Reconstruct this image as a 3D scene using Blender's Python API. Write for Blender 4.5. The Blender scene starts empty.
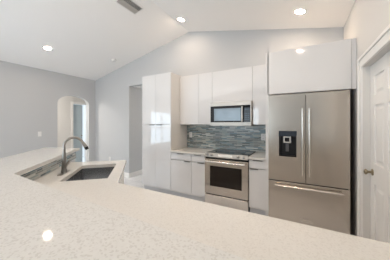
import bpy, bmesh, math, random
from mathutils import Vector, Matrix
from math import sin, cos, pi, radians, sqrt

sc = bpy.context.scene
COL = sc.collection

# ------------------------------------------------------------ camera
cd = bpy.data.cameras.new('camera'); cam = bpy.data.objects.new('camera', cd)
COL.objects.link(cam); sc.camera = cam
cam.location = (0, 0, 1.44)
cam.rotation_euler = (radians(90), 0, radians(29.05))
cd.sensor_width = 36; cd.lens = 36*189/390
cd.shift_y = -6/390
cd.clip_start = 0.02

# ------------------------------------------------------------ world / light / exposure
w = bpy.data.worlds.new('world'); sc.world = w; w.use_nodes = True
bg = w.node_tree.nodes['Background']
bg.inputs['Color'].default_value = (0.80, 0.90, 1.0, 1)
bg.inputs['Strength'].default_value = 1.0
vs = sc.view_settings
vs.view_transform = 'Standard'; vs.look = 'None'; vs.gamma = 1; vs.use_curve_mapping = False
vs.exposure = 0.05
LAMP = 165          # emission strength of the recessed lamp discs
HALL = 160.0

def area(name, loc, rot, sx, sy, power, col):
    l = bpy.data.lights.new(name, 'AREA'); l.shape = 'RECTANGLE'
    l.size = sx; l.size_y = sy; l.energy = power; l.color = col
    o = bpy.data.objects.new(name, l); COL.objects.link(o)
    o.location = loc; o.rotation_euler = rot
    return o
# daylight entering by the glass doors behind the camera and the window in the left wall, plus an added uplight
area('daylight_rear', (-3.2, -4.35, 1.25), (radians(90), 0, 0), 2.6, 2.2, 75, (0.72, 0.88, 1.0))
area('ceiling_fill', (-3.2, -5.2, 0.1), (radians(150), 0, 0), 3.4, 1.6, 200, (1.0, 0.93, 0.85))  # added fill aimed upward to brighten ceiling and upper walls
area('daylight_left', (-5.58, -0.9, 1.28), (radians(90), 0, radians(-90)), 1.58, 1.42, 28, (0.66, 0.85, 1.0))
area('daylight_side_room', (-8.3, 3.95, 1.5), (radians(90), 0, radians(-90)), 1.0, 1.6, 60, (0.70, 0.86, 1.0))

# ------------------------------------------------------------ materials
def mat(name, col, rough=0.5, metal=0.0, spec=0.5, coat=0.0, bump=None, var=0.0, scale=6.0, stretch=(1,1,1)):
    m = bpy.data.materials.new(name); m.use_nodes = True
    nt = m.node_tree; b = nt.nodes['Principled BSDF']
    b.inputs['Base Color'].default_value = (*col, 1)
    b.inputs['Roughness'].default_value = rough
    b.inputs['Metallic'].default_value = metal
    b.inputs['Specular IOR Level'].default_value = spec
    b.inputs['Coat Weight'].default_value = coat
    b.inputs['Coat Roughness'].default_value = 0.03
    tc = nt.nodes.new('ShaderNodeTexCoord'); mp = nt.nodes.new('ShaderNodeMapping')
    mp.inputs['Scale'].default_value = stretch
    nt.links.new(tc.outputs['Object'], mp.inputs['Vector'])
    n = nt.nodes.new('ShaderNodeTexNoise'); n.inputs['Scale'].default_value = scale; n.inputs['Detail'].default_value = 4
    nt.links.new(mp.outputs[0], n.inputs['Vector'])
    mx = nt.nodes.new('ShaderNodeMix'); mx.data_type = 'RGBA'
    mx.inputs['A'].default_value = (*[c*(1-var) for c in col], 1)
    mx.inputs['B'].default_value = (*[min(1, c*(1+var)) for c in col], 1)
    nt.links.new(n.outputs['Fac'], mx.inputs['Factor'])
    nt.links.new(mx.outputs['Result'], b.inputs['Base Color'])
    if bump:
        bp = nt.nodes.new('ShaderNodeBump'); bp.inputs['Strength'].default_value = bump; bp.inputs['Distance'].default_value = 0.002
        nt.links.new(n.outputs['Fac'], bp.inputs['Height']); nt.links.new(bp.outputs[0], b.inputs['Normal'])
    return m

def emis(name, col, s):
    m = bpy.data.materials.new(name); m.use_nodes = True
    b = m.node_tree.nodes['Principled BSDF']
    b.inputs['Base Color'].default_value = (*col, 1)
    b.inputs['Emission Color'].default_value = (*col, 1); b.inputs['Emission Strength'].default_value = s
    return m

def tile_mat(name, axis):
    m = bpy.data.materials.new(name); m.use_nodes = True
    nt = m.node_tree; b = nt.nodes['Principled BSDF']
    tc = nt.nodes.new('ShaderNodeTexCoord'); sp = nt.nodes.new('ShaderNodeSeparateXYZ'); cb = nt.nodes.new('ShaderNodeCombineXYZ')
    nt.links.new(tc.outputs['Object'], sp.inputs[0])
    nt.links.new(sp.outputs[axis], cb.inputs['X']); nt.links.new(sp.outputs['Z'], cb.inputs['Y'])
    br = nt.nodes.new('ShaderNodeTexBrick')
    nt.links.new(cb.outputs[0], br.inputs['Vector'])
    br.offset = 0.37; br.offset_frequency = 2; br.squash = 0.7; br.squash_frequency = 3
    for k, v in (('Color1', (0,0,0,1)), ('Color2', (1,1,1,1)), ('Mortar', (0.5,0.5,0.5,1)), ('Scale', 1.0),
                 ('Mortar Size', 0.0018), ('Brick Width', 0.15), ('Row Height', 0.0205), ('Bias', 0.0), ('Mortar Smooth', 0.1)):
        br.inputs[k].default_value = v
    cr = nt.nodes.new('ShaderNodeValToRGB'); cr.color_ramp.interpolation = 'CONSTANT'
    cols = [(0.0,(0.11,0.145,0.16)), (0.17,(0.30,0.35,0.345)), (0.38,(0.21,0.235,0.235)), (0.53,(0.42,0.44,0.42)), (0.66,(0.17,0.26,0.295)), (0.80,(0.55,0.58,0.56)), (0.92,(0.28,0.37,0.40))]
    e = cr.color_ramp.elements
    e[0].position = 0; e[0].color = (*cols[0][1], 1); e[1].position = cols[1][0]; e[1].color = (*cols[1][1], 1)
    for p, c in cols[2:]:
        q = e.new(p); q.color = (*c, 1)
    nt.links.new(br.outputs['Color'], cr.inputs['Fac'])
    mx = nt.nodes.new('ShaderNodeMix'); mx.data_type = 'RGBA'
    nt.links.new(br.outputs['Fac'], mx.inputs['Factor']); nt.links.new(cr.outputs['Color'], mx.inputs['A'])
    mx.inputs['B'].default_value = (0.50, 0.49, 0.46, 1)
    nt.links.new(mx.outputs['Result'], b.inputs['Base Color'])
    b.inputs['Roughness'].default_value = 0.22
    return m

def quartz(name, base, speck, amt):
    m = bpy.data.materials.new(name); m.use_nodes = True
    nt = m.node_tree; b = nt.nodes['Principled BSDF']
    tc = nt.nodes.new('ShaderNodeTexCoord')
    v = nt.nodes.new('ShaderNodeTexVoronoi'); v.inputs['Scale'].default_value = 170
    nt.links.new(tc.outputs['Object'], v.inputs['Vector'])
    r = nt.nodes.new('ShaderNodeValToRGB')
    sp = nt.nodes.new('ShaderNodeSeparateColor'); nt.links.new(v.outputs['Color'], sp.inputs[0])
    r.color_ramp.elements[0].position = 0.16; r.color_ramp.elements[0].color = (amt, amt, amt, 1)
    r.color_ramp.elements[1].position = 0.30; r.color_ramp.elements[1].color = (0, 0, 0, 1)
    nt.links.new(sp.outputs['Red'], r.inputs['Fac'])
    n = nt.nodes.new('ShaderNodeTexNoise'); n.inputs['Scale'].default_value = 70; n.inputs['Detail'].default_value = 5
    nt.links.new(tc.outputs['Object'], n.inputs['Vector'])
    m1 = nt.nodes.new('ShaderNodeMix'); m1.data_type = 'RGBA'
    m1.inputs['A'].default_value = (*[c*0.955 for c in base], 1); m1.inputs['B'].default_value = (*[min(1, c*1.045) for c in base], 1)
    nt.links.new(n.outputs['Fac'], m1.inputs['Factor'])
    m2 = nt.nodes.new('ShaderNodeMix'); m2.data_type = 'RGBA'; m2.inputs['B'].default_value = (*speck, 1)
    nt.links.new(m1.outputs['Result'], m2.inputs['A']); nt.links.new(r.outputs['Color'], m2.inputs['Factor'])
    nt.links.new(m2.outputs['Result'], b.inputs['Base Color'])
    b.inputs['Roughness'].default_value = 0.055; b.inputs['Specular IOR Level'].default_value = 0.35
    return m

def floor_mat():
    m = bpy.data.materials.new('grey_plank_floor'); m.use_nodes = True
    nt = m.node_tree; b = nt.nodes['Principled BSDF']
    tc = nt.nodes.new('ShaderNodeTexCoord')
    br = nt.nodes.new('ShaderNodeTexBrick'); nt.links.new(tc.outputs['Object'], br.inputs['Vector'])
    for k, v in (('Color1', (0.66,0.675,0.70,1)), ('Color2', (0.80,0.81,0.83,1)), ('Mortar', (0.5,0.51,0.53,1)), ('Scale', 1.0),
                 ('Mortar Size', 0.003), ('Brick Width', 1.2), ('Row Height', 0.2)):
        br.inputs[k].default_value = v
    mp = nt.nodes.new('ShaderNodeMapping'); mp.inputs['Scale'].default_value = (1.2, 9, 1)
    nt.links.new(tc.outputs['Object'], mp.inputs['Vector'])
    n = nt.nodes.new('ShaderNodeTexNoise'); n.inputs['Scale'].default_value = 2.5; n.inputs['Detail'].default_value = 8
    nt.links.new(mp.outputs[0], n.inputs['Vector'])
    mx = nt.nodes.new('ShaderNodeMix'); mx.data_type = 'RGBA'; mx.blend_type = 'OVERLAY'; mx.inputs['Factor'].default_value = 0.7
    nt.links.new(br.outputs['Color'], mx.inputs['A']); nt.links.new(n.outputs['Fac'], mx.inputs['B'])
    nt.links.new(mx.outputs['Result'], b.inputs['Base Color'])
    b.inputs['Roughness'].default_value = 0.25
    return m

M = dict(
 wall=mat('light_grey_wall_paint', (0.545,0.56,0.575), 0.75, var=0.015, bump=0.05, scale=60),
 wall_w=mat('white_wall_paint', (0.72,0.71,0.69), 0.7, var=0.01, scale=40),
 ceil=mat('white_ceiling_paint', (0.92,0.91,0.90), 0.85, var=0.012, bump=0.06, scale=80),
 trim=mat('white_gloss_trim', (0.86,0.855,0.84), 0.35, var=0.01),
 door=mat('white_door_paint', (0.86,0.855,0.84), 0.4, var=0.01),
 bluedoor=mat('pale_blue_paint', (0.50,0.60,0.66), 0.5, var=0.04),
 cab=mat('white_gloss_lacquer', (0.74,0.74,0.745), 0.07, coat=1.0, var=0.006),
 carc=mat('white_cabinet_board', (0.80,0.785,0.76), 0.35, var=0.01),
 toe=mat('grey_toe_kick', (0.60,0.61,0.63), 0.4, var=0.02),
 gap=mat('dark_gap', (0.10,0.095,0.09), 0.8),
 steel=mat('brushed_stainless_steel', (0.60,0.55,0.49), 0.25, metal=1.0, var=0.05, scale=3, stretch=(1,1,70), bump=0.04),  # warm tint stands in for brown reflections of the room
 steels=mat('satin_stainless_steel', (0.47,0.435,0.395), 0.42, metal=1.0, var=0.04, scale=3, stretch=(1,1,60)),
 steelv=mat('bright_stainless_steel', (0.74,0.70,0.65), 0.22, metal=1.0, var=0.03, scale=3, stretch=(60,60,1)),
 sink=mat('satin_sink_steel', (0.36,0.365,0.375), 0.27, metal=1.0, var=0.10, scale=4),
 nickel=mat('brushed_nickel', (0.33,0.315,0.295), 0.28, metal=1.0, var=0.05),
 pull=mat('dark_nickel_pull', (0.30,0.28,0.26), 0.35, metal=0.9, var=0.05),
 black=mat('black_glass', (0.010,0.010,0.011), 0.05, spec=0.3, var=0.1),
 micglass=mat('microwave_door_glass', (0.22,0.27,0.31), 0.10, metal=0.10, spec=0.45, var=0.2, scale=5),  # blue-grey base carries the reflection of the rear windows
 ovenglass=mat('oven_door_glass', (0.018,0.013,0.010), 0.07, spec=0.35, var=0.2, scale=3),
 plastic=mat('black_plastic', (0.018,0.018,0.02), 0.4, spec=0.25, var=0.1),
 grey=mat('mid_grey_metal', (0.11,0.11,0.115), 0.5, metal=0.4, var=0.05),
 badge=mat('badge_metal', (0.78,0.75,0.70), 0.25, metal=0.8, var=0.02),
 white=mat('white_plastic', (0.80,0.80,0.79), 0.35, var=0.01),
 slot=mat('dark_slot', (0.05,0.05,0.05), 0.6),
 vent=mat('grey_vent_metal', (0.50,0.49,0.47), 0.5, var=0.03),
 grille=mat('vent_recess', (0.13,0.13,0.13), 0.8),
 brown=mat('brown_edge', (0.22,0.13,0.08), 0.5, var=0.1),
 brass=mat('aged_brass', (0.36,0.30,0.21), 0.28, metal=1.0, var=0.08),
 disp=mat('blue_grey_display', (0.03,0.04,0.055), 0.2, var=0.1),
 ring=mat('cooktop_ring', (0.16,0.16,0.165), 0.2, var=0.02),
 floor=floor_mat(),
 bar=quartz('speckled_quartz', (0.665,0.67,0.655), (0.46,0.45,0.43), 0.42),
 quartz=quartz('cream_quartz', (0.68,0.67,0.64), (0.52,0.50,0.47), 0.32),
 tile_k=tile_mat('linear_mosaic_kitchen', 'X'),
 lamp=emis('lamp_glow', (1.0, 0.785, 0.60), LAMP),
 hall_lamp=emis('hall_lamp_glow', (1.0, 0.92, 0.83), HALL),
)

# ------------------------------------------------------------ helpers
def bm_box(bm, x0, x1, y0, y1, z0, z1, bev=0.0, seg=2):
    r = bmesh.ops.create_cube(bm, size=1)
    vs_ = r['verts']
    for v in vs_:
        v.co = Vector(((x0+x1)/2 + v.co.x*(x1-x0), (y0+y1)/2 + v.co.y*(y1-y0), (z0+z1)/2 + v.co.z*(z1-z0)))
    if bev:
        es = list({e for v in vs_ for e in v.link_edges})
        bmesh.ops.bevel(bm, geom=es, offset=bev, segments=seg, profile=0.5, affect='EDGES')

def bm_prism(bm, pts, z0, z1, bev=0.0):
    a = [bm.verts.new((p[0], p[1], z0)) for p in pts]; b = [bm.verts.new((p[0], p[1], z1)) for p in pts]
    n = len(pts)
    bm.faces.new(a[::-1]); bm.faces.new(b)
    for i in range(n): bm.faces.new((a[i], a[(i+1)%n], b[(i+1)%n], b[i]))
    if bev:
        es = [e for e in bm.edges if e.verts[0] in a+b and e.verts[1] in a+b]
        bmesh.ops.bevel(bm, geom=es, offset=bev, segments=2, profile=0.5, affect='EDGES')

def bm_tube(bm, pts, rad, n=14, caps=True):
    pts = [Vector(p) for p in pts]
    rs = rad if isinstance(rad, (list, tuple)) else [rad]*len(pts)
    rings = []; prev = None
    for i, p in enumerate(pts):
        t = (pts[min(i+1, len(pts)-1)] - pts[max(i-1, 0)]).normalized()
        if prev is None:
            u = t.orthogonal().normalized()
        else:
            u = (prev - t*prev.dot(t)).normalized()
        prev = u; v = t.cross(u)
        rings.append([bm.verts.new(p + (u*cos(2*pi*k/n) + v*sin(2*pi*k/n))*rs[i]) for k in range(n)])
    for a, b in zip(rings, rings[1:]):
        for k in range(n): bm.faces.new((a[k], a[(k+1)%n], b[(k+1)%n], b[k]))
    if caps:
        bm.faces.new(rings[0][::-1]); bm.faces.new(rings[-1])

def link(name, bm, m, parent=None, smooth=False, loc=None, rotz=None):
    bmesh.ops.recalc_face_normals(bm, faces=bm.faces)
    me = bpy.data.meshes.new(name); bm.to_mesh(me); bm.free()
    me.materials.append(m)
    if smooth:
        for p in me.polygons: p.use_smooth = True
        try: me.set_sharp_from_angle(angle=radians(40))
        except Exception: pass
    o = bpy.data.objects.new(name, me); COL.objects.link(o)
    if parent: o.parent = parent
    if loc: o.location = loc
    if rotz is not None: o.rotation_euler = (0, 0, rotz)
    return o

def box(name, b, m, parent=None, bev=0.0):
    """b = (x0,x1,y0,y1,z0,z1); with a parent these are coordinates in the parent's frame"""
    bm = bmesh.new(); bm_box(bm, *b, bev=bev)
    return link(name, bm, m, parent)

def tag(o, label=None, cat=None, group=None, kind=None):
    if label: o['label'] = label
    if cat: o['category'] = cat
    if group: o['group'] = group
    if kind: o['kind'] = kind
    return o

def struct(name, bm, m, label, cat):
    return tag(link(name, bm, m), label, cat, kind='structure')
def sbox(name, b, m, label, cat, bev=0.0):
    bm = bmesh.new(); bm_box(bm, *b, bev=bev); return struct(name, bm, m, label, cat)

def thing(name, loc, label, cat, group=None, rotz=0):
    o = bpy.data.objects.new(name, None); COL.objects.link(o); o.empty_display_size = 0.1
    o.location = loc; o.rotation_euler = (0, 0, rotz)
    return tag(o, label, cat, group)

# ------------------------------------------------------------ room shell
XL, XR, YB, YR = -5.45, 0.57, 3.56, -4.0
RX, RZ, K = -2.127, 3.46, 0.2105
def cz(x): return RZ - K*abs(x - RX)

# floor (kitchen, hallway and side room share it)
sbox('floor', (-8.6, 1.6, -4.3, 7.2, -0.06, 0.0), M['floor'], 'pale grey wood-look plank floor between the peninsula and the kitchen wall', 'floor')

# cathedral ceiling
bm = bmesh.new()
sec = [(XL-0.12, cz(XL-0.12)), (RX, RZ), (XR+0.12, cz(XR+0.12)), (XR+0.12, cz(XR+0.12)+0.1), (RX, RZ+0.1), (XL-0.12, cz(XL-0.12)+0.1)]
a = [bm.verts.new((x, YR-0.12, z)) for x, z in sec]; b = [bm.verts.new((x, YB+0.12, z)) for x, z in sec]
bm.faces.new(a); bm.faces.new(b[::-1])
for i in range(6): bm.faces.new((a[i], a[(i+1)%6], b[(i+1)%6], b[i]))
struct('ceiling', bm, M['ceil'], 'white vaulted ceiling with a ridge above the kitchen', 'ceiling')

# back wall: outline with the hallway opening cut in its lower edge
OX0, OX1, OZ = -3.988, -2.93, 2.455
bm = bmesh.new()
out = [(XL-0.12, 0), (OX0, 0), (OX0, OZ), (OX1, OZ), (OX1, 0), (XR+0.12, 0), (XR+0.12, cz(XR+0.12)), (RX, RZ), (XL-0.12, cz(XL-0.12))]
a = [bm.verts.new((x, YB, z)) for x, z in out]; b = [bm.verts.new((x, YB+0.12, z)) for x, z in out]
bm.faces.new(a); bm.faces.new(b[::-1])
for i in range(len(out)): bm.faces.new((a[i], a[(i+1)%len(out)], b[(i+1)%len(out)], b[i]))
struct('wall_back', bm, M['wall'], 'grey gabled kitchen wall rising above the white cabinets', 'wall')

# left wall with the arch (and a window further back)
bm = bmesh.new()
AY0, AY1, AS, AT = 2.53, 3.36, 1.99, 2.215
arc = []
N = 16
for i in range(N+1):
    t = pi*i/N
    arc.append(((AY0+AY1)/2 - cos(t)*(AY1-AY0)/2, AS + (AT-AS)*sin(t)))
ztop = cz(XL)
WY0, WY1, WZ0, WZ1 = -1.7, -0.1, 0.55, 2.0
def wall_yz(bm, pts, x0, x1):
    a = [bm.verts.new((x0, y, z)) for y, z in pts]; b = [bm.verts.new((x1, y, z)) for y, z in pts]
    n = len(pts); bm.faces.new(a); bm.faces.new(b[::-1])
    for i in range(n): bm.faces.new((a[i], a[(i+1)%n], b[(i+1)%n], b[i]))
wall_yz(bm, [(WY1, 0), (AY0, 0)] + arc + [(AY1, 0), (YB, 0), (YB, ztop), (WY1, ztop)], XL-0.12, XL)
wall_yz(bm, [(YR, 0), (WY0, 0), (WY0, ztop), (YR, ztop)], XL-0.12, XL)
wall_yz(bm, [(WY0, 0), (WY1, 0), (WY1, WZ0), (WY0, WZ0)], XL-0.12, XL)
wall_yz(bm, [(WY0, WZ1), (WY1, WZ1), (WY1, ztop), (WY0, ztop)], XL-0.12, XL)
struct('wall_left', bm, M['wall'], 'pale grey left wall pierced by an arched opening', 'wall')

# right wall with the door opening
DY0, DY1, DZ = 1.74, 2.55, 2.03
bm = bmesh.new()
zr = cz(XR)
wall_yz(bm, [(YR, 0), (DY0, 0), (DY0, DZ), (DY1, DZ), (DY1, 0), (YB, 0), (YB, zr), (YR, zr)], XR, XR+0.12)
struct('wall_right', bm, M['wall_w'], 'off-white right wall holding the panelled door', 'wall')

# rear wall behind the camera with the glass door opening
GX0, GX1, GZ = -4.5, -1.9, 2.35
bm = bmesh.new()
out = [(XL-0.12, 0), (GX0, 0), (GX0, GZ), (GX1, GZ), (GX1, 0), (XR+0.12, 0), (XR+0.12, cz(XR+0.12)), (RX, RZ), (XL-0.12, cz(XL-0.12))]
a = [bm.verts.new((x, YR, z)) for x, z in out]; b = [bm.verts.new((x, YR-0.12, z)) for x, z in out]
bm.faces.new(a); bm.faces.new(b[::-1])
for i in range(len(out)): bm.faces.new((a[i], a[(i+1)%len(out)], b[(i+1)%len(out)], b[i]))
struct('wall_rear', bm, M['wall'], 'grey wall behind the viewpoint with a wide glass door', 'wall')
bm = bmesh.new()
for k in range(4):
    x = GX0 + (GX1-GX0)*k/3
    x = min(max(x, GX0+0.03), GX1-0.03)
    bm_box(bm, x-0.03, x+0.03, YR-0.09, YR-0.03, 0.05, GZ-0.05)
bm_box(bm, GX0, GX1, YR-0.09, YR-0.03, 0, 0.05); bm_box(bm, GX0, GX1, YR-0.09, YR-0.03, GZ-0.05, GZ)
struct('door_3', bm, M['trim'], 'white framed sliding glass door behind the viewpoint', 'door')
bm = bmesh.new()
for y in (WY0+0.03, (WY0+WY1)/2, WY1-0.03): bm_box(bm, XL-0.09, XL-0.03, y-0.03, y+0.03, WZ0+0.05, WZ1-0.05)
for z in (WZ0+0.025, (WZ0+WZ1)/2, WZ1-0.025): bm_box(bm, XL-0.088, XL-0.032, WY0, WY1, z-0.025, z+0.025)
struct('window_1', bm, M['trim'], 'white framed window in the left wall behind the viewpoint', 'window')

# hallway behind the back wall opening
sbox('wall_hall_left', (OX0-0.12, OX0, YB+0.12, 7.0, 0, 2.6), M['wall'], 'grey hallway wall seen through the opening beside the pantry', 'wall')
sbox('wall_hall_right', (OX1, OX1+0.12, YB+0.12, 7.0, 0, 2.6), M['wall'], 'hallway wall hidden behind the pantry', 'wall')
sbox('wall_hall_end', (OX0-0.12, OX1+0.12, 7.0, 7.12, 0, 2.6), M['wall'], 'grey end wall of the hallway', 'wall')
sbox('ceiling_hall', (OX0, OX1, YB+0.12, 7.0, OZ, OZ+0.1), M['ceil'], 'low ceiling of the hallway beside the pantry', 'ceiling')
# side room behind the arch
FX = -7.0
sbox('wall_side_room_far', (FX-0.12, FX, 0.6, 3.75, 0, 2.5), M['wall_w'], 'pale wall seen through the arch, left of the white door casing', 'wall')
bm = bmesh.new()
bm_box(bm, FX-0.12, FX, 4.20, 5.4, 0, 2.5); bm_box(bm, FX-0.12, FX, 3.75, 4.20, 2.15, 2.5)
struct('wall_side_room_corner', bm, M['wall_w'], 'pale wall around the doorway seen through the arch', 'wall')
sbox('wall_side_room_near', (FX-0.12, XL-0.12, 0.48, 0.6, 0, 2.5), M['wall_w'], 'near end wall of the room behind the arch', 'wall')
sbox('wall_side_room_end', (FX-0.12, XL-0.12, 5.4, 5.52, 0, 2.5), M['wall_w'], 'far end wall of the room behind the arch', 'wall')
sbox('wall_side_room_return', (XL-0.12, XL, YB+0.12, 5.4, 0, 2.5), M['wall_w'], 'side wall of the room behind the arch', 'wall')
sbox('ceiling_side_room', (FX-0.12, XL-0.12, 0.48, 5.52, 2.5, 2.6), M['ceil'], 'flat ceiling of the room behind the arch', 'ceiling')
bm = bmesh.new()
bm_box(bm, FX, FX+0.02, 3.665, 3.745, 0, 2.23, bev=0.004); bm_box(bm, FX, FX+0.02, 4.205, 4.285, 0, 2.23, bev=0.004)
bm_box(bm, FX, FX+0.02, 3.746, 4.204, 2.155, 2.23, bev=0.004)
struct('trim_2', bm, M['trim'], 'white door casing seen through the arch', 'door casing')
d2 = sbox('door_2', (FX-0.09, FX-0.05, 3.77, 4.10, 0.01, 2.14), M['bluedoor'], 'pale blue door standing in the white casing beyond the arch', 'door')
bm = bmesh.new(); bm_tube(bm, [(FX-0.05,4.05,1.02),(FX-0.02,4.05,1.02),(FX+0.0,4.05,1.02)], [0.012,0.012,0.026]); link('door_knob', bm, M['nickel'], d2, True)

# baseboards
def baseboard(name, b, label):
    return sbox(name, b, M['trim'], label, 'baseboard', bev=0.004)
baseboard('baseboard_back', (XL, OX0, YB-0.016, YB, 0, 0.13), 'white baseboard under the grey wall left of the hallway opening')
baseboard('baseboard_hall', (OX0, OX0+0.016, YB-0.016, 6.98, 0, 0.13), 'white baseboard along the hallway wall beside the pantry')
baseboard('baseboard_left', (XL, XL+0.016, 0, AY0, 0, 0.13), 'white baseboard under the left wall')

# ------------------------------------------------------------ panelled door in the right wall
d1 = thing('door_1', (XR+0.056, 0, 0), None, None)
tag(d1, 'white six-panel door with a round knob right of the refrigerator', 'door', kind='structure')
bm = bmesh.new()
y0, y1 = DY0+0.004, DY1-0.004
st, mu = 0.115, 0.09                      # stile and mullion widths
rows = [(0.24, 0.86), (1.06, 1.62), (1.72, 1.905)]
mid = (y0+y1)/2
colsy = [(y0+st, mid-mu/2), (mid+mu/2, y1-st)]
bm_box(bm, 0.012, 0.04, y0, y1, 0.01, DZ-0.004)             # core
for a_, b_ in ((y0, y0+st), (mid-mu/2, mid+mu/2), (y1-st, y1)): bm_box(bm, 0.0, 0.0125, a_, b_, 0.01, DZ-0.004)
zs = [0.01] + [z for r in rows for z in r] + [DZ-0.004]
for za, zb in zip(zs[0::2], zs[1::2]):
    for a_, b_ in colsy: bm_box(bm, 0.0, 0.0125, a_, b_, za, zb)
link('slab', bm, M['door'], d1)
for za, zb in rows:
    for a_, b_ in colsy:
        bm = bmesh.new(); g = 0.018
        v0 = [bm.verts.new((0.012, y, z)) for y, z in ((a_+g, za+g), (b_-g, za+g), (b_-g, zb-g), (a_+g, zb-g))]
        g2 = 0.045
        v1 = [bm.verts.new((0.003, y, z)) for y, z in ((a_+g2, za+g2), (b_-g2, za+g2), (b_-g2, zb-g2), (a_+g2, zb-g2))]
        bm.faces.new(v1)
        for i in range(4): bm.faces.new((v0[i], v0[(i+1)%4], v1[(i+1)%4], v1[i]))
        link('panel', bm, M['door'], d1)
bm = bmesh.new()
ky, kz = DY1-0.075, 0.965
bm_tube(bm, [(0, ky, kz), (-0.006, ky, kz), (-0.010, ky, kz), (-0.012, ky, kz), (-0.036, ky, kz), (-0.042, ky, kz), (-0.052, ky, kz), (-0.062, ky, kz), (-0.068, ky, kz)],
        [0.032, 0.032, 0.028, 0.012, 0.012, 0.022, 0.029, 0.024, 0.010], n=20)
link('door_knob', bm, M['brass'], d1, True)
# casing and jamb
bm = bmesh.new()
cw = 0.10
for ya, yb_ in ((DY0-cw, DY0), (DY1, DY1+cw)):
    bm_box(bm, XR-0.018, XR, ya, yb_, 0, DZ+cw+0.005, bev=0.004)
bm_box(bm, XR-0.018, XR, DY0, DY1, DZ, DZ+cw+0.005, bev=0.004)
for ya, yb_ in ((DY0-cw, DY0-cw+0.03), (DY1+cw-0.03, DY1+cw)):
    bm_box(bm, XR-0.028, XR-0.017, ya, yb_, 0, DZ+cw+0.005, bev=0.003)
bm_box(bm, XR-0.028, XR-0.017, DY0-cw+0.03, DY1+cw-0.03, DZ+cw-0.025, DZ+cw+0.005, bev=0.003)
struct('trim_1', bm, M['trim'], 'white moulded casing around the panelled door', 'door casing')

# ------------------------------------------------------------ cabinets
YF, YU, YFR = 2.952, 3.27, 2.80        # front planes: base/pantry, uppers, fridge cabinet
YBK = YB - 0.002
def front(name, x0, x1, z0, z1, yf, parent, ox, th=0.02, g=0.0016):
    return box(name, (x0-ox+g, x1-ox-g, yf, yf+th, z0+g, z1-g), M['cab'], parent, bev=0.0012)
def pull(xa, xb, z, yf, parent, up=True):
    """slim edge pull wrapped over the edge of a front; parent shares the cabinet's frame"""
    bm = bmesh.new()
    bm_box(bm, xa, xb, yf-0.018, yf+0.004, z-0.002, z+0.002)
    bm_box(bm, xa, xb, yf-0.018, yf-0.015, z-0.012, z+0.001)
    return link('handle', bm, M['pull'], parent)

def pantry():
    x0, x1 = -2.916, -2.175; ox = (x0+x1)/2; zt = 2.44
    t = thing('pantry_cabinet', (ox, 0, 0), 'tall white gloss pantry cabinet with four doors left of the base cabinets', 'cabinet')
    hw = (x1-x0)/2
    box('body', (-hw, hw, YF+0.021, YBK, 0.15, zt), M['carc'], t, bev=0.001)
    box('toe_kick', (-hw, hw, YF+0.06, YBK-0.02, 0, 0.15), M['toe'], t)
    for (a_, b_, s) in ((-hw, 0, 1), (0, hw, -1)):
        for (za, zb, hz) in ((0.165, 1.428, 1.428), (1.432, zt, 1.432)):
            d = front('door', a_, b_, za, zb, YF, t, 0)
            c0 = (b_-0.16, b_-0.03) if s > 0 else (a_+0.03, a_+0.16)
            if hz == 1.428: pull(c0[0], c0[1], hz-0.001, YF, d)
pantry()

def base_cab(x0, x1, label, hside=1, name='base_cabinet'):
    ox = (x0+x1)/2; hw = (x1-x0)/2
    t = thing(name, (ox, 0, 0), label, 'cabinet', 'white base cabinets along the kitchen wall')
    box('body', (-hw+0.0005, hw-0.0005, YF+0.021, YBK, 0.15, 0.897), M['carc'], t)
    box('toe_kick', (-hw+0.0005, hw-0.0005, YF+0.06, YBK-0.02, 0, 0.15), M['toe'], t)
    d = front('door', -hw, hw, 0.165, 0.758, YF, t, 0)
    pull(hw-0.14 if hside > 0 else -hw+0.02, hw-0.02 if hside > 0 else -hw+0.14, 0.758, YF, d)
    f = front('drawer', -hw, hw, 0.768, 0.893, YF, t, 0)
    pull(-0.07, 0.07, 0.893, YF, f)
    return t
base_cab(-2.173, -1.720, 'white gloss base cabinet with drawer and door beside the tall pantry')
base_cab(-1.718, -1.440, 'narrow white gloss base cabinet with drawer and door on the left side of the range')
base_cab(-0.690, -0.424, 'narrow white gloss base cabinet between the range and the refrigerator', -1)

def upper(x0, x1, z0, z1, label, seams=()):
    ox = (x0+x1)/2; hw = (x1-x0)/2
    t = thing('wall_cabinet', (ox, 0, z0), label, 'cabinet', 'white wall cabinets above the backsplash')
    h = z1-z0
    box('body', (-hw+0.0005, hw-0.0005, YU+0.021, YBK, 0, h), M['carc'], t)
    xs = [-hw] + [s-ox for s in seams] + [hw]
    for a_, b_ in zip(xs, xs[1:]): front('door', a_, b_, 0, h, YU, t, 0)
    return t
UT = 2.42
upper(-2.173, -1.733, 1.43, UT, 'white gloss wall cabinet right beside the tall pantry')
upper(-1.732, -1.447, 1.43, UT, 'narrow white gloss wall cabinet touching the left edge of the microwave')
upper(-1.446, -0.704, 1.832, UT, 'wide white gloss wall cabinet directly above the microwave')
upper(-0.703, -0.425, 1.43, UT, 'narrow white gloss wall cabinet between the microwave and the refrigerator')

fc = thing('fridge_cabinet', (0.06, 0, 1.850), 'wide white gloss cabinet bridging over the steel refrigerator', 'cabinet')
fh = 2.435-1.850
box('body', (-0.458, 0.464, YFR+0.021, YBK, 0, fh), M['carc'], fc)
front('door', -0.459, 0.464, 0, fh, YFR, fc, 0)
box('filler_strip', (0.466, 0.508, YFR+0.012, YFR+0.04, 0, fh), M['cab'], fc)
box('side_panel', (-0.482, -0.443, YFR, YBK, -1.850, fh), M['cab'], fc, bev=0.001)

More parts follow.
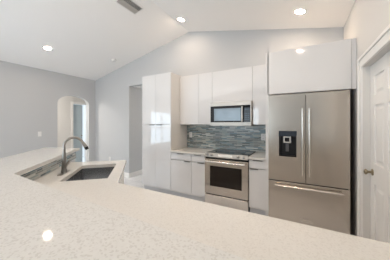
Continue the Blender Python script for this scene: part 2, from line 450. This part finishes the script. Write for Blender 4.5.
# ------------------------------------------------------------ worktops and backsplash on the kitchen wall
bm = bmesh.new(); bm_box(bm, -2.173, -1.4385, YF-0.03, YBK, 0.899, 0.934, bev=0.003)
tag(link('countertop', bm, M['quartz']), 'cream quartz countertop between the pantry and the range', 'countertop')
bm = bmesh.new(); bm_box(bm, -0.696, -0.424, YF-0.03, YBK, 0.899, 0.934, bev=0.003)
tag(link('countertop', bm, M['quartz']), 'small cream quartz countertop between the range and the refrigerator', 'countertop')
bm = bmesh.new(); bm_box(bm, -2.172, -0.425, YB-0.012, YB-0.001, 0.935, 1.429)
tag(link('tile_backsplash', bm, M['tile_k']), 'blue-grey linear mosaic backsplash behind the range', 'backsplash')

# ------------------------------------------------------------ raised bar peninsula
C = Vector((-1.815, 0.556)); A45 = radians(135)       # wing direction
def P(t, o): return (C.x - 0.70711*t + 0.70711*o, C.y + 0.70711*t + 0.70711*o)
def miter(o):   # where a line offset o from both inner edges bends
    # near run: Y = C.y + o ; wing: offset o
    return (C.x + o*(1.41421-1), C.y + o)
XRE = XR - 0.004
W = 0.53
# bar top
bm = bmesh.new()
bm_prism(bm, [(XRE, C.y-0.068), (XRE, C.y-W), miter(-W), P(1.75, -W), P(1.54, 0), (C.x, C.y)][::-1], 1.045, 1.08, bev=0.004)
tag(link('bar_countertop', bm, M['bar']), 'raised speckled white quartz bar top bending left in the foreground', 'countertop')
# half wall carrying it
bm = bmesh.new()
bm_prism(bm, [(XRE, C.y-0.085), (XRE, C.y-0.205), miter(-0.165), P(1.5, -0.165), P(1.5, -0.045), miter(-0.045)][::-1], 0, 1.044)
struct('wall_peninsula', bm, M['wall'], 'half wall under the raised bar top', 'wall')
# mosaic on its kitchen side (wing and near run)
bm = bmesh.new()
L = 1.50
off = Vector(miter(-0.045))
s0 = (off - C).dot(Vector((-0.70711, 0.70711)))
bm_box(bm, 0.006, L-s0, -0.012, 0.0, 0, 0.109)
o = link('tile_backsplash', bm, M['tile_k'], None, False, (off.x, off.y, 0.934), A45)
tag(o, 'blue-grey mosaic strip under the raised bar behind the faucet', 'backsplash')
bm = bmesh.new()
bm_prism(bm, [(off.x+0.013, C.y-0.044), (XRE, C.y-0.084), (XRE, C.y-0.072), (off.x+0.013, C.y-0.032)], 0.935, 1.043)
tag(link('tile_backsplash', bm, M['tile_k']), 'mosaic strip hidden under the foreground run of the raised bar', 'backsplash')

# lower countertop with a cut-out for the sink
OL = 0.695; T1 = 1.14
ST0, ST1, SO0, SO1 = 0.250, 0.925, 0.200, 0.590
fw = -0.030
def lower_poly(z):
    return None
bm = bmesh.new()
z0, z1 = 0.895, 0.932
outer = [(XRE, C.y-0.070), (XRE, 1.105), (-1.392, 1.105+0.0), P(T1, OL), P(T1+0.06, fw), miter(fw)]
hole = [P(ST0, SO0), P(ST0, SO1), P(ST1, SO1), P(ST1, SO0)]
# intersection of near run edge Y=1.105 with wing edge offset OL
outer[2] = (C.x + OL*1.41421 - (1.105-C.y), 1.105)
def quadstrip(bm, polys, z0, z1):
    cache = {}
    def V(p, z):
        k = (round(p[0], 5), round(p[1], 5), z)
        if k not in cache: cache[k] = bm.verts.new((p[0], p[1], z))
        return cache[k]
    ec = {}
    for q in polys:
        bm.faces.new([V(p, z1) for p in q]); bm.faces.new([V(p, z0) for p in q][::-1])
        for i in range(len(q)):
            a_, b_ = q[i], q[(i+1)%len(q)]
            ka = (round(a_[0],5), round(a_[1],5)); kb = (round(b_[0],5), round(b_[1],5))
            if (kb, ka) in ec: del ec[(kb, ka)]
            else: ec[(ka, kb)] = (a_, b_)
    for a_, b_ in ec.values():
        bm.faces.new((V(a_, z1), V(a_, z0), V(b_, z0), V(b_, z1)))
polys = [
 [outer[5], outer[0], outer[1], outer[2], hole[1], hole[0]],
 [outer[2], outer[3], hole[2], hole[1]],
 [outer[3], outer[4], hole[3], hole[2]],
 [outer[4], outer[5], hole[0], hole[3]],
]
quadstrip(bm, polys, z0, z1)
tag(link('countertop', bm, M['quartz']), 'lower cream quartz countertop holding the sink beside the raised bar', 'countertop')

# peninsula cabinets under the lower counter (white, mostly hidden); ring around the sink bowl
pc = thing('peninsula_cabinet', (-1.0, 0.85, 0), 'white base cabinet under the sink countertop of the peninsula', 'cabinet')
q = lambda p: (p[0]+1.0, p[1]-0.85)
bm = bmesh.new()
ins = 0.03
bx = C.x + (OL-ins)*1.41421 - (1.105-ins-C.y)
bm_prism(bm, [q((XRE, C.y-0.028)), q((XRE, 1.105-ins)), q((bx, 1.105-ins)), q(P(T1-0.03, OL-ins)), q(P(T1-0.03, -0.028)), q(miter(-0.028))], 0.10, 0.64)
link('body', bm, M['carc'], pc)
bm = bmesh.new()
bm_prism(bm, [q(P(0.26, OL-0.05)), q(P(0.26, OL-ins)), q(P(T1-0.03, OL-ins)), q(P(T1-0.03, OL-0.05))], 0.641, 0.894)
bm_prism(bm, [q(P(T1-0.05, OL-0.052)), q(P(T1-0.03, OL-0.052)), q(P(T1-0.03, -0.027)), q(P(T1-0.05, -0.027))], 0.641, 0.894)
bm_prism(bm, [q((bx+0.03, 1.105-ins-0.02)), q((XRE, 1.105-ins-0.02)), q((XRE, 1.105-ins)), q((bx+0.03, 1.105-ins))], 0.641, 0.894)
link('rail', bm, M['carc'], pc)
bm = bmesh.new()
bm_prism(bm, [q((XRE, C.y-0.02)), q((XRE, 1.0)), q((bx-0.04, 1.0)), q(P(T1-0.08, OL-0.1)), q(P(T1-0.08, 0)), q(miter(0))], 0, 0.0995)
link('toe_kick', bm, M['toe'], pc)

# ------------------------------------------------------------ sink (undermount), local x = wing direction, y = -o
sk = thing('kitchen_sink', (*P((ST0+ST1)/2, (SO0+SO1)/2), 0.895), 'rectangular stainless undermount sink in the lower peninsula countertop', 'sink', rotz=A45)
hl, hw_ = (ST1-ST0)/2, (SO1-SO0)/2
bm = bmesh.new()
def rr(hx, hy, r, z, n=5):
    out = []
    for cx, cy, a0 in ((hx-r, hy-r, 0), (-hx+r, hy-r, pi/2), (-hx+r, -hy+r, pi), (hx-r, -hy+r, 3*pi/2)):
        for i in range(n+1):
            t = a0 + pi/2*i/n; out.append(bm.verts.new((cx+r*cos(t), cy+r*sin(t), z)))
    return out
loops = [rr(hl+0.02, hw_+0.02, 0.02, -0.001), rr(hl+0.004, hw_+0.004, 0.018, -0.001), rr(hl+0.002, hw_+0.002, 0.018, -0.20),
         rr(hl-0.016, hw_-0.016, 0.02, -0.222), rr(0.05, 0.05, 0.049, -0.228)]
for a_, b_ in zip(loops, loops[1:]):
    n = len(a_)
    for i in range(n): bm.faces.new((a_[i], a_[(i+1)%n], b_[(i+1)%n], b_[i]))
outer_l = [rr(hl+0.02, hw_+0.02, 0.02, -0.003), rr(hl+0.007, hw_+0.007, 0.02, -0.003), rr(hl+0.005, hw_+0.005, 0.02, -0.235)]
for a_, b_ in zip(outer_l, outer_l[1:]):
    n = len(a_)
    for i in range(n): bm.faces.new((a_[i], b_[i], b_[(i+1)%n], a_[(i+1)%n]))
bm.faces.new(outer_l[-1])
link('basin', bm, M['sink'], sk, True)
bm = bmesh.new()
bm_tube(bm, [(0,0,-0.232), (0,0,-0.226), (0,0,-0.225), (0,0,-0.229)], [0.052,0.052,0.036,0.034], n=24)
link('drain', bm, M['steelv'], sk, True)

# ------------------------------------------------------------ faucet
fx, fy = P(0.592, 0.120)
fa = thing('kitchen_faucet', (fx, fy, 0.932), 'tall brushed nickel gooseneck faucet behind the sink', 'faucet', rotz=radians(45))
# local x points over the sink
bm = bmesh.new()
pl = []
for i in range(28):
    t = 2*pi*i/28
    pl.append((0.027*cos(t), (0.095 if sin(t) > 0 else -0.095) + 0.027*sin(t)))
bm_prism(bm, pl, 0, 0.007)
link('base_plate', bm, M['nickel'], fa)
bm = bmesh.new()
bm_tube(bm, [(0,0,0.007), (0,0,0.02), (0,0,0.045), (0,0,0.10), (0,0,0.16), (0,0,0.22)], [0.030,0.028,0.024,0.022,0.018,0.0145], n=20)
link('body', bm, M['nickel'], fa, True)
bm = bmesh.new()
R_ = 0.09
pts = [(0,0,0.22), (0,0,0.25), (0,0,0.275)]
for i in range(1, 15):
    t = pi*i/14*0.86
    pts.append((R_-R_*cos(t), 0, 0.275+R_*sin(t)))
bm_tube(bm, pts, 0.0125, n=16)
link('spout', bm, M['nickel'], fa, True)
p1 = Vector(pts[-1]); d = (p1-Vector(pts[-2])).normalized()
bm = bmesh.new()
bm_tube(bm, [p1, p1+d*0.02, p1+d*0.055, p1+d*0.06], [0.0145,0.0165,0.019,0.019], n=18)
sh = link('spray_head', bm, M['nickel'], fa, True)
bm = bmesh.new(); bm_tube(bm, [p1+d*0.0605, p1+d*0.09], [0.019,0.017], n=18)
tag(link('nozzle', bm, M['plastic'], sh, True), 'black spray nozzle')
bm = bmesh.new()
bm_tube(bm, [(0.010,-0.014,0.060), (0.020,-0.028,0.066), (0.026,-0.036,0.076), (0.058,-0.056,0.118), (0.072,-0.066,0.140)], [0.015,0.015,0.013,0.010,0.008], n=14)
link('handle', bm, M['nickel'], fa, True)

# ------------------------------------------------------------ range
rx0, rx1 = -1.434, -0.698; rc = (rx0+rx1)/2; rh = (rx1-rx0)/2
YRG = 2.93
rg = thing('range', (rc, 0, 0), 'stainless slide-in electric range with black glass cooktop', 'range')
box('body', (-rh, rh, YRG+0.045, YB-0.03, 0.03, 0.93), M['plastic'], rg)
bm = bmesh.new(); bm_box(bm, -rh-0.0, rh, YRG+0.02, YB-0.016, 0.936, 0.95, bev=0.003)
ck = link('cooktop', bm, M['black'], rg)
for cx, cy, r in ((-0.19, 3.10, 0.10), (0.19, 3.10, 0.085), (-0.19, 3.37, 0.075), (0.19, 3.37, 0.10)):
    bm = bmesh.new()
    n = 32
    for ra, rb in ((r, r-0.004), (r*0.6, r*0.6-0.003)):
        a_ = [bm.verts.new((cx+ra*cos(2*pi*i/n), cy+ra*sin(2*pi*i/n), 0.9506)) for i in range(n)]
        b_ = [bm.verts.new((cx+rb*cos(2*pi*i/n), cy+rb*sin(2*pi*i/n), 0.9506)) for i in range(n)]
        for i in range(n): bm.faces.new((a_[i], a_[(i+1)%n], b_[(i+1)%n], b_[i]))
    link('burner_ring', bm, M['ring'], ck)
# control panel, sloping
bm = bmesh.new()
prof = [(YRG+0.045, 0.880), (YRG-0.012, 0.880), (YRG-0.015, 0.89), (YRG+0.004, 0.949), (YRG+0.019, 0.951), (YRG+0.045, 0.935)]
a_ = [bm.verts.new((-rh, y, z)) for y, z in prof]; b_ = [bm.verts.new((rh, y, z)) for y, z in prof]
bm.faces.new(a_); bm.faces.new(b_[::-1])
for i in range(len(prof)): bm.faces.new((a_[i], a_[(i+1)%len(prof)], b_[(i+1)%len(prof)], b_[i]))
cp = link('control_panel', bm, M['steels'], rg)
nrm = Vector((0, -0.952, 0.306))
for kx in (-0.315, -0.235, 0.215, 0.305):
    bm = bmesh.new(); c0 = Vector((kx, YRG-0.006, 0.918))
    bm_tube(bm, [c0, c0+nrm*0.006, c0+nrm*0.0065, c0+nrm*0.028, c0+nrm*0.031], [0.024,0.024,0.019,0.017,0.013], n=18)
    link('knob', bm, M['nickel'], cp, True)
bm = bmesh.new(); bm_box(bm, -0.12, 0.12, -0.0015, 0.0015, -0.015, 0.015)
bmesh.ops.rotate(bm, verts=bm.verts, cent=(0,0,0), matrix=Matrix.Rotation(radians(-17.8), 3, 'X'))
bmesh.ops.translate(bm, verts=bm.verts, vec=(0, YRG-0.006, 0.918))
tag(link('display', bm, M['steel'], cp), 'flush touch display strip')
# oven door
bm = bmesh.new()
dz0, dz1, wz0, wz1, wx = 0.262, 0.850, 0.395, 0.735, 0.272
bm_box(bm, -rh, -wx, YRG, YRG+0.04, dz0, dz1); bm_box(bm, wx, rh, YRG, YRG+0.04, dz0, dz1)
bm_box(bm, -wx, wx, YRG, YRG+0.04, dz0, wz0); bm_box(bm, -wx, wx, YRG, YRG+0.04, wz1, dz1)
od = link('oven_door', bm, M['steel'], rg)
box('glass', (-wx, wx, YRG+0.002, YRG+0.012, wz0, wz1), M['ovenglass'], od)
bm = bmesh.new()
bm_tube(bm, [(-rh+0.035, YRG-0.05, 0.812), (rh-0.035, YRG-0.05, 0.812)], 0.0145, n=16)
for x in (-rh+0.06, rh-0.06): bm_tube(bm, [(x, YRG, 0.812), (x, YRG-0.045, 0.812)], 0.010, n=12)
link('handle', bm, M['steelv'], od, True)
box('badge', (-0.03, 0.03, YRG-0.002, YRG+0.001, 0.325, 0.335), M['badge'], od)
sd = box('storage_drawer', (-rh, rh, YRG, YRG+0.04, 0.06, 0.248), M['steelv'], rg, bev=0.002)
bm = bmesh.new(); bm_box(bm, -rh+0.01, rh-0.01, YRG-0.016, YRG+0.0, 0.222, 0.240, bev=0.003)
link('handle', bm, M['steelv'], sd)
for x in (-rh+0.06, rh-0.06):
    for y in (3.02, 3.45):
        bm = bmesh.new(); bm_tube(bm, [(x, y, 0), (x, y, 0.03)], 0.018, n=12); link('foot', bm, M['plastic'], rg)
box('kick_plate', (-rh+0.01, rh-0.01, YRG+0.05, YRG+0.06, 0.004, 0.058), M['gap'], rg)

# ------------------------------------------------------------ microwave
mx0, mx1 = -1.444, -0.706; mc = (mx0+mx1)/2; mh = (mx1-mx0)/2
YM = 3.19
mw = thing('microwave', (mc, 0, 1.408), 'stainless over-the-range microwave with a dark glass door', 'microwave')
H = 1.829-1.408
box('body', (-mh, mh, YM+0.03, YB-0.014, 0, H), M['steel'], mw, bev=0.002)
dr = 0.238      # door right edge offset
bm = bmesh.new()
bm_box(bm, -mh, mh, YM, YM+0.03, H-0.068, H, bev=0.002); bm_box(bm, -mh, mh, YM, YM+0.03, 0, 0.062, bev=0.002)
link('front_frame', bm, M['steels'], mw)
mdr = box('door', (-mh, dr, YM+0.002, YM+0.03, 0.063, H-0.069), M['plastic'], mw)
box('window', (-mh+0.07, dr-0.045, YM-0.001, YM+0.004, 0.088, H-0.112), M['micglass'], mdr, bev=0.0)
bm = bmesh.new(); bm_box(bm, dr-0.026, dr-0.002, YM-0.042, YM-0.028, 0.07, H-0.09, bev=0.004)
for z in (0.095, H-0.10): bm_box(bm, dr-0.022, dr-0.006, YM-0.03, YM+0.003, z-0.01, z+0.01)
link('handle', bm, M['steels'], mdr)
pn = box('control_panel', (dr+0.001, mh-0.014, YM+0.002, YM+0.03, 0.063, H-0.069), M['black'], mw)
box('display', (dr+0.025, mh-0.03, YM, YM+0.003, H-0.155, H-0.115), M['disp'], pn)
for i in range(4):
    for j in range(3):
        x = dr+0.022+j*0.026; z = 0.10+i*0.033
        box('button', (x, x+0.018, YM, YM+0.003, z, z+0.02), M['disp'], pn)
box('edge_trim', (mh-0.013, mh, YM, YM+0.03, 0.063, H-0.069), M['steels'], mw)

# ------------------------------------------------------------ refrigerator
f0, f1 = -0.380, 0.507; fcx = (f0+f1)/2; fhw = (f1-f0)/2
YG = 2.773; sx = 0.064-fcx
fr = thing('refrigerator', (fcx, 0, 0), 'stainless french-door refrigerator with a water dispenser and bottom freezer', 'refrigerator')
box('body', (-fhw+0.005, fhw-0.005, YG+0.075, YB-0.03, 0.03, 1.815), M['grey'], fr, bev=0.003)
box('kick_grille', (-fhw+0.01, fhw-0.01, YG+0.05, YG+0.074, 0.01, 0.075), M['plastic'], fr)
zt, zs_ = 1.832, 0.685
# left door with the dispenser recess
u0, u1, v0, v1 = -0.247-fcx, -0.040-fcx, 1.010, 1.345
bm = bmesh.new()
xa, xb = -fhw, sx-0.003
for bb in ((xa, u0, zs_, zt), (u1, xb, zs_, zt), (u0, u1, zs_, v0), (u0, u1, v1, zt)):
    bm_box(bm, bb[0], bb[1], YG, YG+0.07, bb[2], bb[3])
dl = link('door', bm, M['steel'], fr)
# dispenser: dark housing with header, recess and spout
bm = bmesh.new()
bm_box(bm, u0, u1, YG+0.045, YG+0.06, v0, v1); bm_box(bm, u0, u0+0.012, YG-0.003, YG+0.045, v0, v1-0.07)
bm_box(bm, u1-0.012, u1, YG-0.003, YG+0.045, v0, v1-0.07); bm_box(bm, u0+0.012, u1-0.012, YG-0.003, YG+0.045, v0, v0+0.014)
dp = link('water_dispenser', bm, M['plastic'], dl)
bm = bmesh.new(); bm_box(bm, u0-0.004, u1+0.004, YG-0.008, YG+0.045, v1-0.068, v1+0.004, bev=0.003)
link('display', bm, M['disp'], dp)
um = (u0+u1)/2-0.005
bm = bmesh.new()
for bb in ((um-0.045, um-0.027, v1-0.155, v1-0.069), (um+0.027, um+0.045, v1-0.155, v1-0.069), (um-0.027, um+0.027, v1-0.155, v1-0.138), (um-0.027, um+0.027, v1-0.085, v1-0.069)):
    bm_box(bm, bb[0], bb[1], YG+0.0, YG+0.03, bb[2], bb[3])
tag(link('spout_bracket', bm, M['badge'], dp), 'light metal bracket around the water spout')
bm = bmesh.new(); bm_box(bm, um-0.02, um+0.02, YG+0.02, YG+0.026, v1-0.27, v1-0.16, bev=0.002)
link('lever', bm, M['grey'], dp)
# right door, freezer drawer
drr = box('door', (sx+0.003, fhw, YG, YG+0.07, zs_, zt), M['steel'], fr, bev=0.003)
fz = box('freezer_drawer', (-fhw, fhw, YG, YG+0.07, 0.08, zs_-0.012), M['steel'], fr, bev=0.003)
def bar_handle(p, q_, posts, par):
    bm = bmesh.new(); bm_tube(bm, [p, q_], 0.0125, n=16)
    for a0 in posts: bm_tube(bm, [(a0[0], YG, a0[2]), (a0[0], YG-0.05, a0[2])], 0.009, n=12)
    link('handle', bm, M['steelv'], par, True)
for hx, par in ((sx-0.036, dl), (sx+0.038, drr)):
    bar_handle((hx, YG-0.052, 0.79), (hx, YG-0.052, 1.635), [(hx,0,0.82), (hx,0,1.605)], par)
bar_handle((-0.355, YG-0.052, 0.628), (0.372, YG-0.052, 0.628), [(-0.32,0,0.628), (0.337,0,0.628)], fz)
bx0, bx1 = 0.004-fcx, 0.136-fcx
bg_ = box('badge', (bx0, bx1, YG-0.004, YG, 0.196, 0.224), M['badge'], fz, bev=0.001)
box('inlay', (bx0+0.006, bx1-0.006, YG-0.0046, YG-0.0035, 0.202, 0.218), M['steel'], bg_)

# ------------------------------------------------------------ outlets and switch
def plate(name, loc, rotz, label, cat, wd=0.072, ht=0.115, kind='outlet', group=None):
    t = thing(name, loc, label, cat, group, rotz)      # local -y faces the room
    box('plate', (-wd/2, wd/2, -0.006, 0, -ht/2, ht/2), M['white'], t, bev=0.002)
    if kind == 'outlet':
        for z in (-0.024, 0.024):
            r = box('socket', (-0.017, 0.017, -0.008, -0.0055, z-0.015, z+0.015), M['white'], t, bev=0.001)
            for x in (-0.007, 0.007): box('slot', (x-0.0015, x+0.0015, -0.0085, -0.0075, z-0.006, z+0.007), M['slot'], r)
    else:
        r = box('rocker', (-0.017, 0.017, -0.010, -0.0055, -0.033, 0.033), M['white'], t, bev=0.002)
    return t
plate('wall_outlet', (-2.075, YB-0.0125, 1.205), 0, 'white outlet plate on the mosaic backsplash beside the pantry', 'outlet', group='white outlet plates')
plate('wall_outlet', (-0.575, YB-0.0125, 1.205), 0, 'white outlet plate on the mosaic backsplash beside the refrigerator', 'outlet', group='white outlet plates')
plate('wall_outlet', (-4.78, YB-0.0005, 0.44), 0, 'white outlet low on the grey wall left of the hallway', 'outlet', group='white outlet plates')
plate('light_switch', (XL+0.0005, 2.15, 1.20), radians(90), 'white switch plate on the grey left wall beside the arch', 'switch', kind='switch')

# ------------------------------------------------------------ ceiling fixtures
SL = math.atan(K)
def on_ceiling(o, x, y, rz=0):
    a_ = SL if x < RX else -SL       # roll about Y so that local -z faces the room
    o.location = (x, y, cz(x)-0.001)
    o.rotation_euler = (Matrix.Rotation(-a_, 4, 'Y')).to_euler()
def make_can(label, lampm=None):
    t = thing('recessed_light', (0,0,0), label, 'light', 'recessed ceiling lights')
    bm = bmesh.new(); n = 36
    rings = []
    for r, z in ((0.088, 0.0), (0.087, -0.004), (0.080, -0.007), (0.062, -0.004), (0.060, 0.0)):
        rings.append([bm.verts.new((r*cos(2*pi*i/n), r*sin(2*pi*i/n), z)) for i in range(n)])
    for a_, b_ in zip(rings, rings[1:]):
        for i in range(n): bm.faces.new((a_[i], a_[(i+1)%n], b_[(i+1)%n], b_[i]))
    link('trim_ring', bm, M['white'], t, True)
    bm = bmesh.new()
    r0 = [bm.verts.new((0.060*cos(2*pi*i/n), 0.060*sin(2*pi*i/n), -0.0035)) for i in range(n)]
    r1 = [bm.verts.new((0.060*cos(2*pi*i/n), 0.060*sin(2*pi*i/n), -0.0005)) for i in range(n)]
    bm.faces.new(r0); bm.faces.new(r1[::-1])
    for i in range(n): bm.faces.new((r0[i], r0[(i+1)%n], r1[(i+1)%n], r1[i]))
    link('lens', bm, M['lamp'], t)
    return t
def dup(root, label):
    r = root.copy(); COL.objects.link(r); r['label'] = label
    for ch in root.children:
        c_ = ch.copy(); COL.objects.link(c_); c_.parent = r
    return r
spots = [(-4.45, 1.89, 'glowing recessed light on the left ceiling slope above the arch wall'),
         (-1.98, 3.02, 'glowing recessed light close to the ridge above the wall cabinets'),
         (0.0, 3.02, 'glowing recessed light above the refrigerator'),
         (-1.15, 1.5, 'added fill light over the middle of the kitchen aisle'),  # unseen lamp added to brighten the base cabinets
         (-2.05, 1.6, 'added fill light over the kitchen aisle, just left of its middle'),  # another added lamp, out of view, lifting the kitchen side
         (-0.25, 1.5, 'added fill light over the kitchen aisle, nearer the right wall'),  # added out of view for more light low on the cabinets
         (-4.4, -0.6, 'recessed light on the left slope behind the viewpoint'),
         (-1.98, 0.45, 'recessed light over the peninsula beside the ridge'),
         (0.0, 0.95, 'recessed light over the foreground bar on the right'),
         (-1.4, -2.9, 'recessed light near the glass door behind the viewpoint')]
can = None
for x, y, lab in spots:
    if can is None: can = o = make_can(lab)
    else: o = dup(can, lab)
    on_ceiling(o, x, y)

# air vent beside the ridge
vt = thing('ceiling_vent', (0,0,0), 'grey rectangular air vent on the ceiling beside the ridge', 'vent')
bm = bmesh.new()
for bb in ((-0.11,-0.09,-0.21,0.21), (0.09,0.11,-0.21,0.21), (-0.09,0.09,-0.21,-0.19), (-0.09,0.09,0.19,0.21)):
    bm_box(bm, bb[0], bb[1], bb[2], bb[3], -0.008, 0)
link('frame', bm, M['white'], vt)
box('recess', (-0.09, 0.09, -0.19, 0.19, -0.002, 0), M['grille'], vt)
for i in range(8):
    x = -0.079+i*0.0226
    lean = 0.011 if i < 4 else -0.011         # two banks of blades leaning opposite ways
    bm = bmesh.new()
    q4 = [bm.verts.new(p) for p in ((x-0.0095, -0.19, -0.006-lean*0.4), (x+0.0095, -0.19, -0.006+lean*0.4), (x+0.0095, 0.19, -0.006+lean*0.4), (x-0.0095, 0.19, -0.006-lean*0.4))]
    q5 = [bm.verts.new(v.co + Vector((0, 0, -0.0012))) for v in q4]
    bm.faces.new(q4); bm.faces.new(q5[::-1])
    for k in range(4): bm.faces.new((q4[k], q4[(k+1)%4], q5[(k+1)%4], q5[k]))
    link('slat', bm, M['vent'], vt)
on_ceiling(vt, -2.44, 2.19)
# smoke detector
sm = thing('smoke_detector', (0,0,0), 'small round white smoke detector on the left ceiling slope', 'smoke detector')
bm = bmesh.new(); bm_tube(bm, [(0,0,0), (0,0,-0.02), (0,0,-0.034), (0,0,-0.036)], [0.062,0.062,0.05,0.03], n=28)
link('cover', bm, M['white'], sm, True)
on_ceiling(sm, -4.085, 3.16)
# lamp in the room behind the arch (seen only by its glow)
hl_ = thing('ceiling_lamp', (-6.3, 2.2, 2.5), 'small flush lamp in the room behind the arch', 'light')
bm = bmesh.new(); bm_tube(bm, [(0,0,-0.001), (0,0,-0.03), (0,0,-0.07), (0,0,-0.09)], [0.13,0.13,0.10,0.03], n=24)
link('shade', bm, M['hall_lamp'], hl_, True)
hall_fill = hl_.copy(); COL.objects.link(hall_fill); hall_fill['label'] = 'added fill lamp on the hallway ceiling behind the pantry'  # unseen lamp added to brighten the hallway wall
c_ = hl_.children[0].copy(); COL.objects.link(c_); c_.parent = hall_fill
hall_fill.location = (-3.4, 5.9, OZ)
